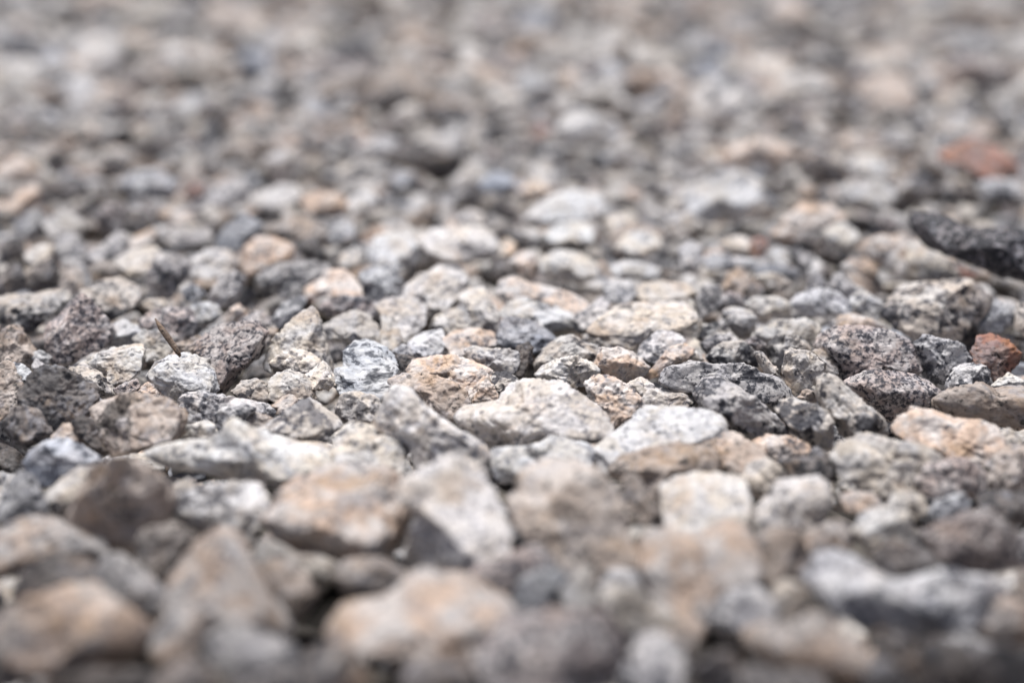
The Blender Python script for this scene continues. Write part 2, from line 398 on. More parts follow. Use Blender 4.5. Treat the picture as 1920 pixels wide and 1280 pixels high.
# ---------------------------------------------------------------- the stones one can count
# lines: kind, tone (+ lighter, - darker), mica type, >mm nearer, ^ lying flat, ! standing | outline in a 3x enlargement of a photo tile (@ x y scale) | what it looks like
STONES = """
@0 500 3
K- | 0,155 150,150 290,122 350,130 385,180 330,240 250,330 150,420 80,390 0,330 -60,250 -50,180 | cream-topped stone with black mottled flank behind the squarish salt-and-pepper granite
G+ | 255,330 330,230 400,170 480,165 540,220 600,290 630,380 600,450 500,500 430,545 330,550 270,470 250,390 | squarish salt-and-pepper granite stone with pinkish flecks, standing upright
T | 0,345 60,322 110,370 150,440 190,500 185,560 100,590 0,570 -50,440 | brown peaked stone sloping down under the cream-topped black-flanked stone
T+ | 0,510 60,560 120,640 150,700 130,790 40,850 -60,840 -80,620 | tan pinkish stone cut by the left edge beside the dark brown lump
L | 50,540 120,545 175,590 175,650 130,690 70,640 40,590 | small pale stone wedged above the dark brown lump and right of a tan one
L | 190,480 240,470 290,510 280,545 230,550 190,520 | tiny grey speckled pebble in the dark hollow beside the squarish granite
L | 190,520 240,545 265,590 210,610 180,565 | tiny pale pebble under another pebble in the dark hollow
D>4 | 150,700 180,620 270,555 360,565 440,610 530,670 575,740 550,790 480,860 400,910 310,910 240,840 160,770 | dark brown lump with a smooth grey top, biggest dark stone in the sharp band
K | 350,570 420,540 500,575 590,625 640,680 675,730 600,760 550,720 450,650 | peach-rimmed stone with black speckled side, just behind the dark brown lump
D+ | 20,860 60,800 140,780 210,810 260,870 300,930 250,985 150,1010 70,990 30,930 | charcoal mottled stone below the dark brown lump
T+ | 300,950 340,895 420,870 500,930 520,990 460,1030 380,1020 310,985 | small tan stone tucked between the charcoal stone and the blocky tan one
D- | 390,880 450,830 510,870 550,960 620,1050 560,1070 500,1020 | narrow blackish stone leaning against the blocky tan stone
^T+>2 | 490,800 560,760 680,715 830,720 950,740 1040,810 1055,880 1020,960 900,1000 780,1030 640,1050 580,970 530,890 | blocky tan stone with peach top and cracked grey face
P | 770,690 830,650 890,680 930,740 870,770 785,735 | small peach pebble under the white oval stone
G | 655,690 700,650 770,630 800,670 770,720 690,745 | small grey speckled pebble left of the white oval stone
C | 460,540 560,480 680,445 780,435 820,480 820,590 760,640 660,670 590,620 500,580 | cream wedge with a flat glassy top in front of the squarish granite
L | 625,320 680,300 760,330 800,370 790,430 700,450 630,455 620,390 | pale bluish grey stone tucked behind the cream wedge
C- | 750,400 800,360 880,355 950,390 980,450 960,510 860,530 800,480 | cream speckled stone with a shaded brown end beside the thin twig
G+ | 760,300 850,250 960,230 1060,240 1110,310 1090,390 1040,430 950,420 880,360 800,350 | grey granite with a flat white top behind the thin twig
T | 970,430 1040,420 1110,380 1130,420 1090,520 1010,500 | brown stone half hidden at the foot of the twig
W>2 | 815,620 860,540 940,500 1040,490 1130,515 1190,590 1230,690 1180,735 1080,740 980,740 920,745 850,690 | rounded white oval stone with fine black flecks, sharply in focus
G- | 1100,470 1150,370 1220,320 1330,310 1440,310 1505,360 1480,430 1440,520 1350,600 1280,715 1220,700 1190,590 1140,520 | dark speckled granite wedge narrowing downwards behind the white oval stone
C | 1500,500 1560,370 1640,290 1740,222 1780,270 1810,380 1840,480 1870,590 1740,620 1620,620 1510,590 | tall translucent beige stone with a pointed top
C+>6 | 1525,540 1590,480 1690,465 1780,500 1830,570 1750,620 1620,630 1540,600 | cream lump against the foot of the tall translucent beige stone
C+>6 | 1705,610 1760,570 1810,535 1850,570 1900,650 1850,690 1770,690 | small angular peach-white stone left of the blue-grey banded stone
C-K>2 | 1515,650 1550,600 1610,585 1690,605 1750,670 1775,740 1700,770 1600,765 1530,740 | round cream pebble with a black cracked cap, right of the dark wedge
K- | 1310,700 1360,640 1440,630 1510,660 1535,740 1480,775 1380,760 | squat black and tan stone at the foot of the dark wedge
P- | 1505,785 1560,735 1620,712 1675,750 1640,800 1560,830 | smooth peach pebble below the round cream pebble with black cap
L+ | 985,740 1020,712 1120,710 1300,730 1420,755 1510,775 1550,830 1480,850 1350,850 1250,870 1150,890 1060,870 1010,800 | long flat stone, white and black speckled, just below the white oval stone
L>4 | 1205,830 1270,790 1370,770 1430,800 1390,860 1300,900 1250,930 1210,900 | glassy grey pebble leaning on the long flat speckled stone
T-K | 1365,855 1440,815 1530,850 1560,890 1480,920 1400,900 | small dark tan pebble behind the white glassy peaked stone
C | 1020,960 1060,890 1140,865 1210,885 1235,955 1150,985 1060,985 | cream pebble above the long pale slab and right of the blocky tan stone
^W | 1460,910 1560,850 1640,780 1730,742 1780,790 1880,850 1920,900 1850,970 1750,1010 1640,1000 1540,970 | white glassy stone with a creased peak behind the long pale slab
^C+ | 820,1050 900,1000 1100,975 1240,960 1290,880 1340,850 1420,900 1520,960 1640,1000 1800,1020 1900,1070 2010,1160 1950,1210 1800,1260 1650,1240 1500,1210 1300,1190 1150,1150 980,1130 | long pale peach slab with a small pointed peak, before the blocky tan stone
B | 130,1050 180,1000 280,975 380,980 480,1030 560,1090 560,1150 480,1200 380,1190 250,1230 180,1170 130,1100 | rounded grey stone with one white vein across its dark face
K | 475,140 530,75 640,55 700,90 780,120 805,160 780,220 720,280 640,310 580,260 510,190 | white-capped stone with dark crumbly front, behind the squarish granite
T | 330,60 360,15 420,0 460,50 480,120 430,165 350,155 | pinkish brown pebble pointing up behind the cream-topped black-flanked stone
C | 785,220 830,185 910,180 940,225 900,250 830,265 | small cream pebble behind the granite with the flat white top
L | 820,30 880,-40 960,-80 1050,-30 1045,40 980,170 910,190 850,150 825,90 | tilted upright grey stone with a dark lower corner
L+ | 1030,130 1070,90 1120,110 1165,160 1120,195 1060,200 | small white pebble in the dark gap right of the tilted upright grey stone
W | 1075,210 1150,195 1220,220 1260,270 1200,320 1140,340 1080,290 | white smooth pebble with a dark dimple behind the dark wedge
L+ | 1170,170 1230,70 1310,20 1370,60 1350,150 1300,210 1230,230 | pale grey pointed stone with brown shaded foot, behind the white dimpled pebble
P+ | 1280,240 1330,205 1390,250 1370,290 1300,300 | tiny pinkish pebble right of the white dimpled pebble
G+ | 1340,310 1400,265 1470,240 1520,290 1540,340 1480,340 1400,345 | grey flaky stone peeking over the dark wedge
P- | 1480,380 1530,330 1560,360 1540,430 1490,450 | sliver of pinkish stone between the dark wedge and the tall beige stone
L | 1530,300 1590,200 1680,160 1720,200 1690,260 1630,330 1570,350 | bluish pale stone behind the peak of the tall beige stone
@640 500 3
^B++ | 5,600 0,480 30,425 120,410 220,450 300,530 318,600 300,660 240,740 180,770 60,720 -10,700 -45,660 -40,560 | blue-grey banded stone with layered edges, sharply in focus at mid picture
^P+ | 365,580 400,530 520,500 650,500 760,540 850,580 830,630 740,700 700,720 600,650 480,630 380,620 | flat peach stone with grey streaks, right of the blue-grey banded stone
T+ | 260,640 330,605 450,600 560,625 640,650 700,700 730,770 660,820 630,870 560,850 500,800 440,740 380,690 300,700 | brown and orange speckled stone below the flat peach stone
W+>3 | 240,760 270,700 330,665 390,680 430,740 480,790 560,850 650,900 740,950 830,1010 840,1070 760,1100 620,1090 560,1100 440,1120 370,1020 330,970 220,930 190,860 | bluish white stone with a rounded upright horn and a dark patch low on its side
P | 720,740 770,640 820,600 850,660 880,720 880,785 800,790 740,775 | small peach angular stone beside the brown and orange speckled stone
K+ | 830,650 860,590 930,590 990,630 990,690 920,730 860,710 | small cream stone with black crusted top behind the broad white slab
^W>3 | 640,850 700,785 800,770 880,760 920,690 1000,650 1100,640 1220,650 1320,700 1420,770 1490,850 1500,920 1430,980 1330,980 1200,970 1080,1010 920,1020 820,990 760,940 690,900 | broad white slab with grey patches in the middle of the picture
C | -40,790 0,720 90,700 200,740 240,790 190,860 120,890 40,890 -30,870 | cream stone with dark freckles left of the bluish white horned stone
W | 690,470 740,445 850,460 930,460 990,480 1000,540 970,620 880,600 800,550 720,520 | white mottled stone beside a black knob
D- | 985,450 1050,420 1080,460 1070,530 1020,620 970,630 980,540 | black rough knob at the end of the white mottled stone
C+ | 1080,610 1150,550 1240,510 1330,505 1400,540 1470,580 1440,630 1340,670 1280,700 1180,660 | cream crumbly stone with one blue-black spot on top
K | 1090,550 1130,470 1220,400 1310,380 1360,420 1440,440 1460,500 1380,530 1280,530 1180,580 1100,600 | white stone peppered with large black crystals behind the blue-black spotted one
P | 1420,560 1460,460 1560,455 1640,480 1700,530 1740,570 1690,630 1600,660 1500,630 | peach tilted block with a sharp upper corner at mid picture
K- | 1340,430 1370,380 1460,370 1530,410 1530,450 1440,480 | small dark spotted stone between the black peppered one and the wide cream one
^C | 1380,370 1450,290 1560,220 1680,200 1800,190 1960,200 2000,260 1980,320 1880,370 1760,400 1640,480 1540,460 1460,400 | wide cream stone with a dark pit near its top
L+ | 1660,490 1700,420 1790,360 1880,365 1930,410 1870,480 1770,550 1720,530 | pale pebble with a grey speckled dome, in front of the wide cream stone
P | 1690,610 1770,550 1800,500 1860,450 1930,430 1990,470 1950,520 1850,560 1790,610 1720,630 | peach rough stone behind the long grey ledge stone
W | 1610,660 1690,620 1760,660 1780,700 1700,740 1640,720 | small white pebble right of the peach tilted block
P+ | 1370,660 1440,615 1530,620 1620,670 1690,740 1700,790 1640,840 1560,880 1500,940 1480,850 1420,770 | pale peach stone with a brown shaded end, leaning on the broad white slab
W | 1680,750 1740,690 1850,680 1960,700 2010,760 1980,810 1840,820 1740,820 | flat white stone with pale blue freckles in front of the long grey ledge stone
^W | 1400,1030 1500,950 1620,880 1720,790 1850,795 2000,800 2130,840 2170,890 2160,970 2020,1020 1850,1040 1780,1060 1650,1100 1500,1150 1430,1120 | wide pale grey stone right of the broad white slab
T-K | 1490,1150 1600,1060 1750,1020 1900,1000 2070,1010 2130,1080 2100,1150 1920,1210 1850,1300 1720,1300 1640,1220 | brown and black speckled stone in shade under the wide pale grey stone
^C | -40,1000 0,900 90,890 220,920 330,970 365,1040 350,1160 300,1210 150,1170 0,1150 | cream stone with a steep shaded end, below the horned bluish white stone
^W | 810,1090 860,1020 1000,1010 1120,1000 1180,960 1290,980 1400,1010 1420,1070 1380,1140 1200,1170 1050,1220 900,1200 | soft grey white stone directly in front of the broad white slab
^W | 190,220 250,180 340,165 430,180 480,240 470,330 420,380 370,410 320,350 240,290 | white-topped stone with a rusty brown underside behind the blue-grey banded stone
^W- | 0,270 60,240 140,270 200,330 235,420 220,480 120,440 30,420 -80,420 -110,340 | round white rough stone with a small dark notch, just behind the blue-grey banded stone
^C- | 210,270 270,290 320,350 350,420 310,470 240,460 220,380 | narrow cream stone with black dots between two white stones
G+ | -130,240 -90,190 0,160 100,165 190,200 240,250 160,290 60,260 -60,280 | grey speckled stone behind the round white rough stone
^W | 340,200 360,110 440,40 540,-10 640,-20 700,30 710,100 680,190 620,260 540,270 440,230 | large smooth white stone with a dark brown underside, slightly blurred
^L | 90,30 200,-10 290,0 340,80 330,170 220,210 140,190 100,100 | pale two-toned block between the peach slab and the large smooth white stone
^P+ | -200,120 -100,10 0,10 60,60 110,110 130,190 50,190 -60,170 -190,180 | smooth peach-white blurred stone with a sloping side, left of a two-toned block
^C | 490,340 540,270 640,230 720,280 720,350 630,380 560,400 | cream pointed stone left of the small cream tooth-shaped stone
^L+ | 370,430 450,370 560,350 590,440 560,510 470,510 400,480 | pale grey flaky stone in front of the cream pointed stone
^P | 560,410 640,360 760,345 860,370 870,440 760,470 690,500 620,510 | peach flat-topped stone behind the flat peach stone with grey streaks
L | 270,480 340,435 420,460 480,510 430,535 330,525 | small grey stone right of the top of the blue-grey banded stone
D | 300,505 360,490 415,520 405,590 340,620 310,580 | small black stone between the banded stone and the flat peach stone
^C | 650,170 720,120 800,110 850,200 890,260 880,360 800,370 740,330 710,230 | cream tooth-shaped stone with a flat face, behind the peach flat-topped stone
^P | 870,150 900,80 980,50 1060,90 1180,110 1290,150 1380,210 1400,270 1310,290 1220,250 1120,210 960,210 | long arched peach stone with a golden underside
B-K | 870,440 890,330 940,280 1010,290 1080,310 1160,360 1220,410 1160,450 1080,490 1000,470 900,470 | blue-black blotched stone behind the white mottled stone
^W | 890,280 930,200 1040,170 1150,210 1260,240 1350,290 1340,350 1250,350 1160,370 1060,320 970,300 | white and blue streaked stone under the long arched peach stone
^L | 1290,290 1400,220 1470,160 1510,210 1470,290 1400,360 1330,370 | dull pinkish grey stone left of the wide cream stone
^L | 1470,120 1530,60 1630,80 1660,150 1570,220 1490,200 | pale grey block with a dark shaded corner behind the wide cream stone
^C | 1630,150 1700,90 1820,80 1960,100 2000,150 1880,200 1740,190 1660,190 | cream flat stone with a blue shadowed end behind the wide cream stone
@1280 500 3
K>2 | 1130,270 1180,200 1260,120 1350,85 1480,75 1640,65 1710,110 1740,190 1690,260 1600,340 1520,410 1400,420 1290,410 1180,350 | large long stone with black blotches and a rounded blunt end, behind the speckled granite dome
G>2 | 760,440 810,370 900,335 1050,335 1180,370 1270,420 1310,500 1340,580 1290,620 1200,620 1100,610 980,620 900,650 860,560 800,490 | broad speckled granite dome, black and pinkish grey
L | 1300,430 1370,385 1480,410 1560,440 1610,520 1580,590 1500,620 1440,660 1380,620 1330,540 | bluish grey speckled stone between the granite dome and the rusty orange stone
R- | 1610,480 1680,390 1760,370 1840,420 1900,480 1880,540 1830,600 1740,670 1700,600 1620,550 | rusty orange stone with a white knob, brightest orange in the gravel
L | 1475,650 1520,580 1600,550 1690,545 1730,590 1720,660 1620,690 1540,700 1480,700 | pale glassy grey stone in front of the rusty orange stone
C | 1730,670 1800,620 1860,595 1910,630 1930,690 1830,710 | small cream stone in front and right of the rusty orange stone
T-K | 1410,750 1470,700 1600,665 1700,655 1800,690 1920,670 2000,700 2020,800 1960,900 1850,910 1740,890 1620,870 1500,840 1430,800 | broad brown stone with black crystals cut by the right edge
G | 905,650 960,620 1060,585 1180,585 1290,600 1380,640 1450,700 1400,770 1300,800 1230,840 1160,870 1080,800 1000,730 | brownish speckled granite lens, sharp edged, in front of the granite dome
C->10 | 560,590 590,480 620,460 720,480 800,540 790,590 740,650 660,700 620,725 580,660 | small upright cream stone perched over a tiny brown chip
C- | 720,480 770,460 830,490 870,570 850,620 790,630 780,540 | pale tan rounded pebble between the upright cream stone and the granite dome
T>8 | 640,735 690,690 750,710 755,775 690,765 | tiny brown chip below the small upright cream stone
K- | 480,450 530,395 620,385 700,410 725,460 690,520 600,520 570,580 530,600 490,540 | tan granite stone with rounded shoulders behind the small upright cream stone
C-K | 380,400 440,340 560,300 700,285 770,320 770,380 740,460 680,430 560,420 500,440 430,450 | long cream-topped stone with a dark shaded side left of the granite dome
K | 130,510 170,460 250,420 340,415 400,470 430,560 360,580 260,570 180,570 | cream stone with a black speckled face above the long grey ledge stone
K | 400,470 460,480 500,540 540,600 600,690 590,750 520,640 460,590 | thin black and white slanting stone left of the small upright cream stone
L-B | -130,650 -90,560 -20,555 60,530 170,550 320,545 430,590 530,620 590,700 600,740 540,800 500,840 440,770 330,710 250,680 100,710 -50,700 | long grey ledge stone with white flecks at the sharp band
L- | 80,720 150,640 240,620 330,680 430,760 520,850 590,950 500,970 400,970 340,940 240,910 130,830 | smooth grey stone slanting down in front of the long grey ledge stone
K+>3 | 530,820 560,760 640,740 740,780 820,820 850,920 840,1030 760,1030 690,990 600,910 | white egg-shaped stone with black patches, below the small upright cream stone
K>3 | 770,640 820,600 890,640 960,720 1060,790 1130,860 1150,930 1090,980 960,980 900,940 860,870 800,800 760,720 | long slanting cream and black stone beside the white egg-shaped one
^P>2 | 1150,910 1220,840 1320,800 1440,810 1540,860 1660,860 1750,890 1790,950 1760,1030 1680,1090 1560,1080 1450,1110 1350,1020 1240,980 | peach slab with a dark grey rounded end, below the granite lens
C | 1770,960 1830,910 1890,950 1900,1010 1830,1050 1770,1050 | small cream pebble at the dark end of the peach slab
T | 1700,1130 1760,1070 1850,1030 1950,1010 2000,1200 1900,1270 1760,1260 1700,1200 | smooth tan stone cut by the right edge below the small cream pebble
T+ | -100,970 0,890 120,880 220,910 330,950 420,1010 460,1070 400,1100 350,1170 220,1180 150,1080 60,1020 | cream brown stone folded over a dark hollow, below the smooth slanting grey stone
P | 400,990 500,950 620,960 700,990 740,1040 700,1080 600,1100 480,1090 | peach flat stone below the white egg-shaped stone
D | 560,1100 700,1060 760,1010 830,1060 830,1130 880,1200 760,1210 600,1210 | dark grey stone in shade under the peach flat stone
C-K | 830,1060 880,1000 970,960 1100,950 1180,980 1320,990 1420,1040 1455,1100 1360,1160 1290,1220 1230,1280 1120,1290 1000,1230 900,1200 860,1130 | large cream stone with a dark grey hollow on its front, below the peach slab
G | 1290,1200 1360,1120 1480,1090 1600,1080 1680,1120 1720,1180 1690,1300 1550,1300 1420,1310 1320,1270 | grey mottled blurred stone left of the smooth tan stone at the right edge
C- | 340,1180 400,1110 480,1080 550,1120 590,1200 560,1280 490,1320 400,1290 | rounded cream egg-shaped stone standing behind the white dappled block
L- | 1630,310 1700,220 1790,180 1850,230 1860,330 1760,370 1650,360 | grey round stone right of the blunt end of the black-blotched stone
K | 1850,340 1880,220 1930,170 1990,200 2000,380 1900,390 | white and black stone cut by the right edge above the rusty orange stone
K | 80,400 110,330 190,310 260,350 280,400 190,430 120,440 | small stone with dark spots behind the cream stone with a black speckled face
W- | 230,250 300,220 390,240 430,300 380,390 310,410 250,350 | rounded white stone with blue shading left of the long cream-topped stone
C | 350,210 400,170 520,165 590,200 600,260 500,290 420,270 | smooth cream oval pebble behind the rounded white blue-shaded stone
L+ | 600,210 660,150 780,120 880,150 930,220 910,270 790,290 680,270 | pale stone with peach rim behind the long cream-topped stone
L | 690,150 710,70 760,25 800,80 800,160 740,180 | grey pointed stone rising like a tooth behind the pale peach-rimmed stone
L | 820,110 860,40 910,30 960,80 1030,140 1000,200 930,220 870,160 | pinkish grey stone sloping down to the white faceted stone
W | 945,190 1000,130 1070,150 1130,210 1150,280 1060,310 950,260 | white faceted stone left of the large black-blotched stone
P | 820,330 900,270 980,260 1080,310 1150,350 1060,370 870,370 | peach low stone peeking over the broad granite dome
T+R | 215,120 260,30 330,0 370,50 360,140 330,190 240,170 | orange-peach stone with a pointed top beside a dark one, behind the sharp band
D | 355,90 410,50 460,120 440,190 370,200 | dark stone joined to the flank of the orange-peach pointed stone
C | 400,60 490,30 560,50 630,100 560,140 460,130 | cream flat stone behind the smooth cream oval pebble
L | 70,190 120,100 200,110 240,180 180,250 100,290 | pale grey tilted stone left of the smooth cream oval pebble
G+ | 180,200 250,140 330,150 350,210 270,240 200,260 | grey scaly dome-shaped pebble in front of the orange-peach pointed stone
C | -30,270 0,190 50,180 90,280 70,360 0,350 | cream stone with shaded right side at the end of the wide cream stone
L+ | 100,430 190,380 270,375 320,420 230,450 140,490 | white grey stone above the cream stone with a black speckled face
G+ | 350,420 410,400 480,450 490,500 400,480 | small grey pebble right of the cream stone with a black speckled face
C+ | -40,490 0,430 80,470 120,530 40,550 -20,530 | cream pebble just behind the long grey ledge stone
@1280 300 3
S+K>40 | 1360,300 1420,265 1500,300 1600,360 1740,380 1900,390 2000,420 2010,690 1900,690 1760,650 1620,600 1480,540 1420,470 1360,380 | large black speckled rock cut by the right edge, darkest big stone there
^C- | 1250,570 1290,470 1360,430 1430,500 1500,570 1540,650 1460,680 1340,690 1260,650 | upright cream stone under the left end of the large black rock
^P- | 1040,540 1050,450 1150,410 1260,430 1290,490 1250,570 1230,650 1130,610 | beige stone with grey shaded side left of the upright cream stone
R-- | 1530,590 1600,610 1660,650 1560,680 1520,650 | red chip in the shadow under the large black rock
^C | 790,400 860,360 930,340 990,400 1000,470 940,510 860,490 810,440 | blurred round cream egg-shaped stone behind the beige grey-sided stone
D | 740,460 790,420 850,490 930,530 910,590 820,590 750,540 | brownish grey stone under the blurred round cream egg
^P- | 880,600 950,555 1040,550 1100,600 1080,660 980,650 | tan flat stone with dark underside below the beige grey-sided stone
^L | -20,500 60,445 110,490 110,580 50,620 -20,610 | blurred pale grey stone with a soft dark rim, far behind the orange-peach pointed stone
^L+ | 110,570 180,520 300,540 430,560 420,610 260,620 150,620 | low pale stone running behind the orange-peach pointed stone
R | 375,480 420,430 475,450 465,510 410,545 370,520 | small blurred red-orange stone at the end of a cream one
^C+ | 200,480 260,430 340,420 390,450 375,520 280,530 | cream stone whose end touches the small blurred red-orange stone
^W- | 470,520 540,480 610,500 630,570 540,600 480,580 | round whitish stone right of the small blurred red-orange stone
^L- | 600,510 660,490 730,540 710,610 640,620 | grey stone with a dark spot beside the round whitish stone
B--- | 400,600 520,580 660,620 650,670 520,650 410,640 | dark blue-grey low stone under the round whitish stone
^P | 490,420 540,370 630,390 610,450 530,460 | small peach blurred stone behind the round whitish stone
^W | 0,200 120,110 300,70 430,120 420,240 300,310 150,360 20,320 | big bleached white blurred stone, broadest pale patch behind the red-orange stone
D- | 440,160 500,120 590,130 610,190 520,215 | blurred dark grey spot-like stone behind the big bleached white one
^P+ | 540,360 700,230 850,250 910,330 830,380 640,390 | peach-white blurred stone with a dark olive underside
^W- | 880,160 960,110 1100,110 1190,180 1170,270 1040,280 910,250 | blurred white stone between the purple-grey stone and the dark bar-shaped one
D- | 1180,240 1240,160 1350,130 1450,150 1450,210 1340,230 1250,300 1190,300 | dark bar-shaped blurred stone in front of the dull red stone
G-- | 1090,340 1150,300 1230,360 1190,420 1100,390 | dark speckled blurred pebble left of the large black rock's tip
DB | 640,60 700,-20 850,-10 920,50 910,140 800,140 670,110 | purple-grey blurred stone with a nearly black foot
^W | 910,30 1000,-30 1100,0 1130,80 1040,110 950,90 | white blurred stone tucked behind the purple-grey one
D- | 1520,160 1560,120 1610,180 1590,250 1530,230 | narrow dark blurred stone just in front of the dull red stone
^L- | 1660,130 1780,90 1900,110 1920,200 1800,240 1700,210 | grey pinkish blurred stone below the dull red stone at the right side
@640 300 3
^W+ | 150,530 180,430 260,400 370,410 430,480 420,590 320,630 200,610 | square whitish blurred block left of the wide pale shelf-like stone
^W+ | 430,450 520,390 640,370 780,370 860,420 880,500 780,560 640,580 500,540 | wide pale shelf-like blurred stone above the large smooth white stone
^P++ | 880,480 930,435 980,470 970,530 900,540 | small round peach knob at the end of the wide pale shelf-like stone
D+ | 860,410 920,390 1020,420 1130,450 1120,500 1010,500 950,460 | dark flat sliver beside the small round peach knob
^W+ | 1130,430 1220,360 1330,340 1420,390 1410,460 1290,480 1170,480 | blurred bluish pale stone right of the dark flat sliver
D+B | 830,610 870,540 950,560 960,630 900,670 840,660 | dark purple shaded stone right of the large smooth white stone
^P+ | 940,570 1010,510 1080,520 1120,590 1090,680 1010,640 | pinkish stone with brown lower rim above the long arched peach stone
^C+- | 1110,570 1200,500 1330,510 1430,570 1440,660 1340,700 1230,660 1140,660 | broad knobbly cream stone with brown hollows behind the long arched peach stone
^W+- | 1510,600 1600,555 1720,580 1810,620 1750,660 1640,670 1540,650 | flat white blurred lens with a golden lower edge
^C+ | 1540,490 1600,420 1700,390 1790,430 1810,500 1740,530 1620,530 | rounded cream stone under a dark brown arch
T | 1500,440 1580,370 1680,350 1800,390 1830,440 1750,440 1680,420 1600,440 1540,480 | brown arched stone over the rounded cream stone
^W | -30,580 0,520 60,480 120,510 120,590 40,620 | soft grey stone left of the square whitish block
D+ | 0,470 40,430 90,450 70,490 10,500 | small dark smudge-like stone above the soft grey stone
D+B | 630,230 720,170 790,200 770,260 680,270 | blurred charcoal stone far above the wide pale shelf-like stone
^W+ | 640,330 720,270 790,300 810,360 700,380 | white blurred stone under the blurred charcoal stone
T- | 370,340 420,300 480,250 540,270 490,370 420,400 | brown-sided blurred stone between two white ones above the square whitish block
^W+ | -10,270 60,190 160,170 210,230 170,300 60,320 | bright white blurred stone left of the brown-sided blurred one
D+B | 175,230 220,180 260,250 230,290 | small blue-black blurred stone right of a bright white one
^W+ | 1010,350 1100,260 1200,180 1330,160 1460,200 1490,290 1400,340 1250,360 1100,390 | widest white blurred stone with cream crown, above the bluish pale stone
^P++ | 1010,180 1070,110 1140,110 1160,180 1080,210 | small peach blurred stone at the crown of the widest white blurred stone
D+ | 840,250 900,210 960,250 1010,310 960,350 860,310 | olive-brown blurred stone left of the widest white blurred stone
^C+ | 1480,340 1560,300 1660,330 1650,410 1500,420 | soft cream stone above the brown arched stone
^W | 1790,370 1860,290 1960,300 2000,390 1880,440 | blurred pale stone between the brown arched stone and a big bleached white one
B | 780,130 860,60 950,90 990,160 900,200 800,190 | bluish blurred stone behind the olive-brown blurred one
^W+- | 590,140 660,70 720,80 710,160 620,190 | slim pale blurred stone leaning left of the bluish blurred one
@0 300 3
^P | 60,250 110,170 160,120 220,180 210,260 130,300 70,290 | pinkish white triangular blurred stone by the left edge
^L-B- | 85,410 130,300 200,270 260,320 250,410 160,450 | blue-grey blurred stone below the pinkish white triangle
^W- | 240,350 330,280 420,310 490,370 440,430 330,440 | pale bluish blurred stone right of the blue-grey blurred one
D | -10,490 50,430 110,440 150,520 80,570 -10,570 | grey brown crumbly stone at the left edge, behind the cream-topped black-flanked stone
^C | 145,530 220,470 300,480 300,560 210,590 155,580 | cream blurred stone between two dark crumbly ones near the left edge
^L-- | 285,460 350,400 430,430 480,510 470,590 390,600 320,550 | grey stone with brown shaded side right of a cream blurred one
DK | -40,700 0,640 30,590 80,570 130,620 150,730 60,760 -40,760 | dark mottled rounded stone at the left edge just behind the cream-topped one
DK | 150,650 200,580 270,540 320,600 335,710 240,740 150,730 | dark mottled stone left of the pinkish brown pointed pebble
^L | 490,570 570,470 640,390 690,440 710,520 620,600 530,610 | slanted pale blurred stone behind the cream ledge with brown underside
^C | 620,590 720,500 850,480 910,530 870,630 760,660 680,650 | cream white ledge stone with a brown underside left of the tilted upright grey stone
T- | 490,610 570,560 650,600 680,670 600,690 520,680 | brown shaded end under the cream white ledge stone
^P | 690,480 760,420 850,380 890,410 840,480 740,520 | pale pointed finger-like stone lying behind the cream white ledge
^W | 1040,610 1090,520 1190,490 1280,510 1335,570 1300,650 1180,675 1090,650 | white slab with cream centre overhanging a dark gap, left of the big peach-topped stone
B--- | 1240,450 1290,340 1350,290 1470,360 1450,440 1380,510 1310,560 1250,530 | dark slate-blue upright blurred stone left of the big peach-topped stone
^P | 890,310 930,260 1020,270 1100,330 1050,380 960,360 | peach blurred stone above a grey one, left of the small white one
^W- | 1100,280 1170,240 1260,300 1240,360 1160,330 | small white blurred stone left and above the dark slate-blue stone
^L-- | 890,430 960,370 1060,390 1180,380 1200,450 1120,490 1000,490 | grey mottled blurred stone behind the white slab over the dark gap
T | 1480,400 1580,330 1690,310 1800,360 1870,420 1860,490 1740,470 1620,450 | wide greyish tan blurred stone behind the big peach-topped stone
D- | 1670,460 1760,420 1840,530 1790,590 1700,540 | dark shaded stone under the wide greyish tan one
^P | 1345,590 1380,470 1430,425 1530,430 1650,490 1640,560 1560,600 1500,640 1400,650 | big peach-topped blurred stone left of centre
^L-K- | 1430,660 1500,600 1600,570 1720,560 1830,580 1870,640 1740,720 1700,780 1600,790 1550,720 1480,720 | pale stone with a dark blotch in front of the big peach-topped one
^W | 1390,250 1480,170 1580,130 1680,150 1710,220 1600,270 1480,290 | white blurred stone with an overhanging dark brown underside
D- | 1410,300 1500,280 1590,290 1560,350 1450,350 | dark brown sliver of stone below a white blurred one
^P | 1690,210 1800,170 1920,200 1970,270 1880,330 1740,310 | cream peach blurred stone right of the white one with dark brown underside
^LP | 1830,370 1900,310 1980,350 2000,440 1900,480 1830,440 | pinkish pale blurred stone right of the wide greyish tan one
R-- | 1030,200 1080,120 1150,130 1160,210 1080,240 | small reddish brown blurred stone in the upper left area
^L | 1150,230 1220,120 1340,100 1410,170 1390,250 1260,270 | greyish white blurred stone beside the small reddish brown one
G- | 530,310 600,250 690,240 730,330 710,440 640,410 570,380 | bluish grey upright blurred stone behind the pale finger-like stone
DT | 700,360 740,280 820,290 870,360 810,430 730,420 | mauve brown blurred stone right of the bluish grey upright one
^L | 650,140 740,60 860,40 940,90 1010,110 990,190 880,220 760,200 | pale streaky blurred stone left of the small reddish brown one
D-- | 460,280 560,200 650,230 590,300 510,320 | dark hollow-looking stone left of the bluish grey upright one
D | 240,180 330,110 450,100 490,180 400,220 300,220 | dark purple-brown blurred stone behind the pale bluish one
@0 853 3
L-- | 0,240 40,150 110,90 170,110 240,190 300,310 250,360 120,370 10,350 | pale stone with a blue-grey patch near the left edge, under the white-veined stone
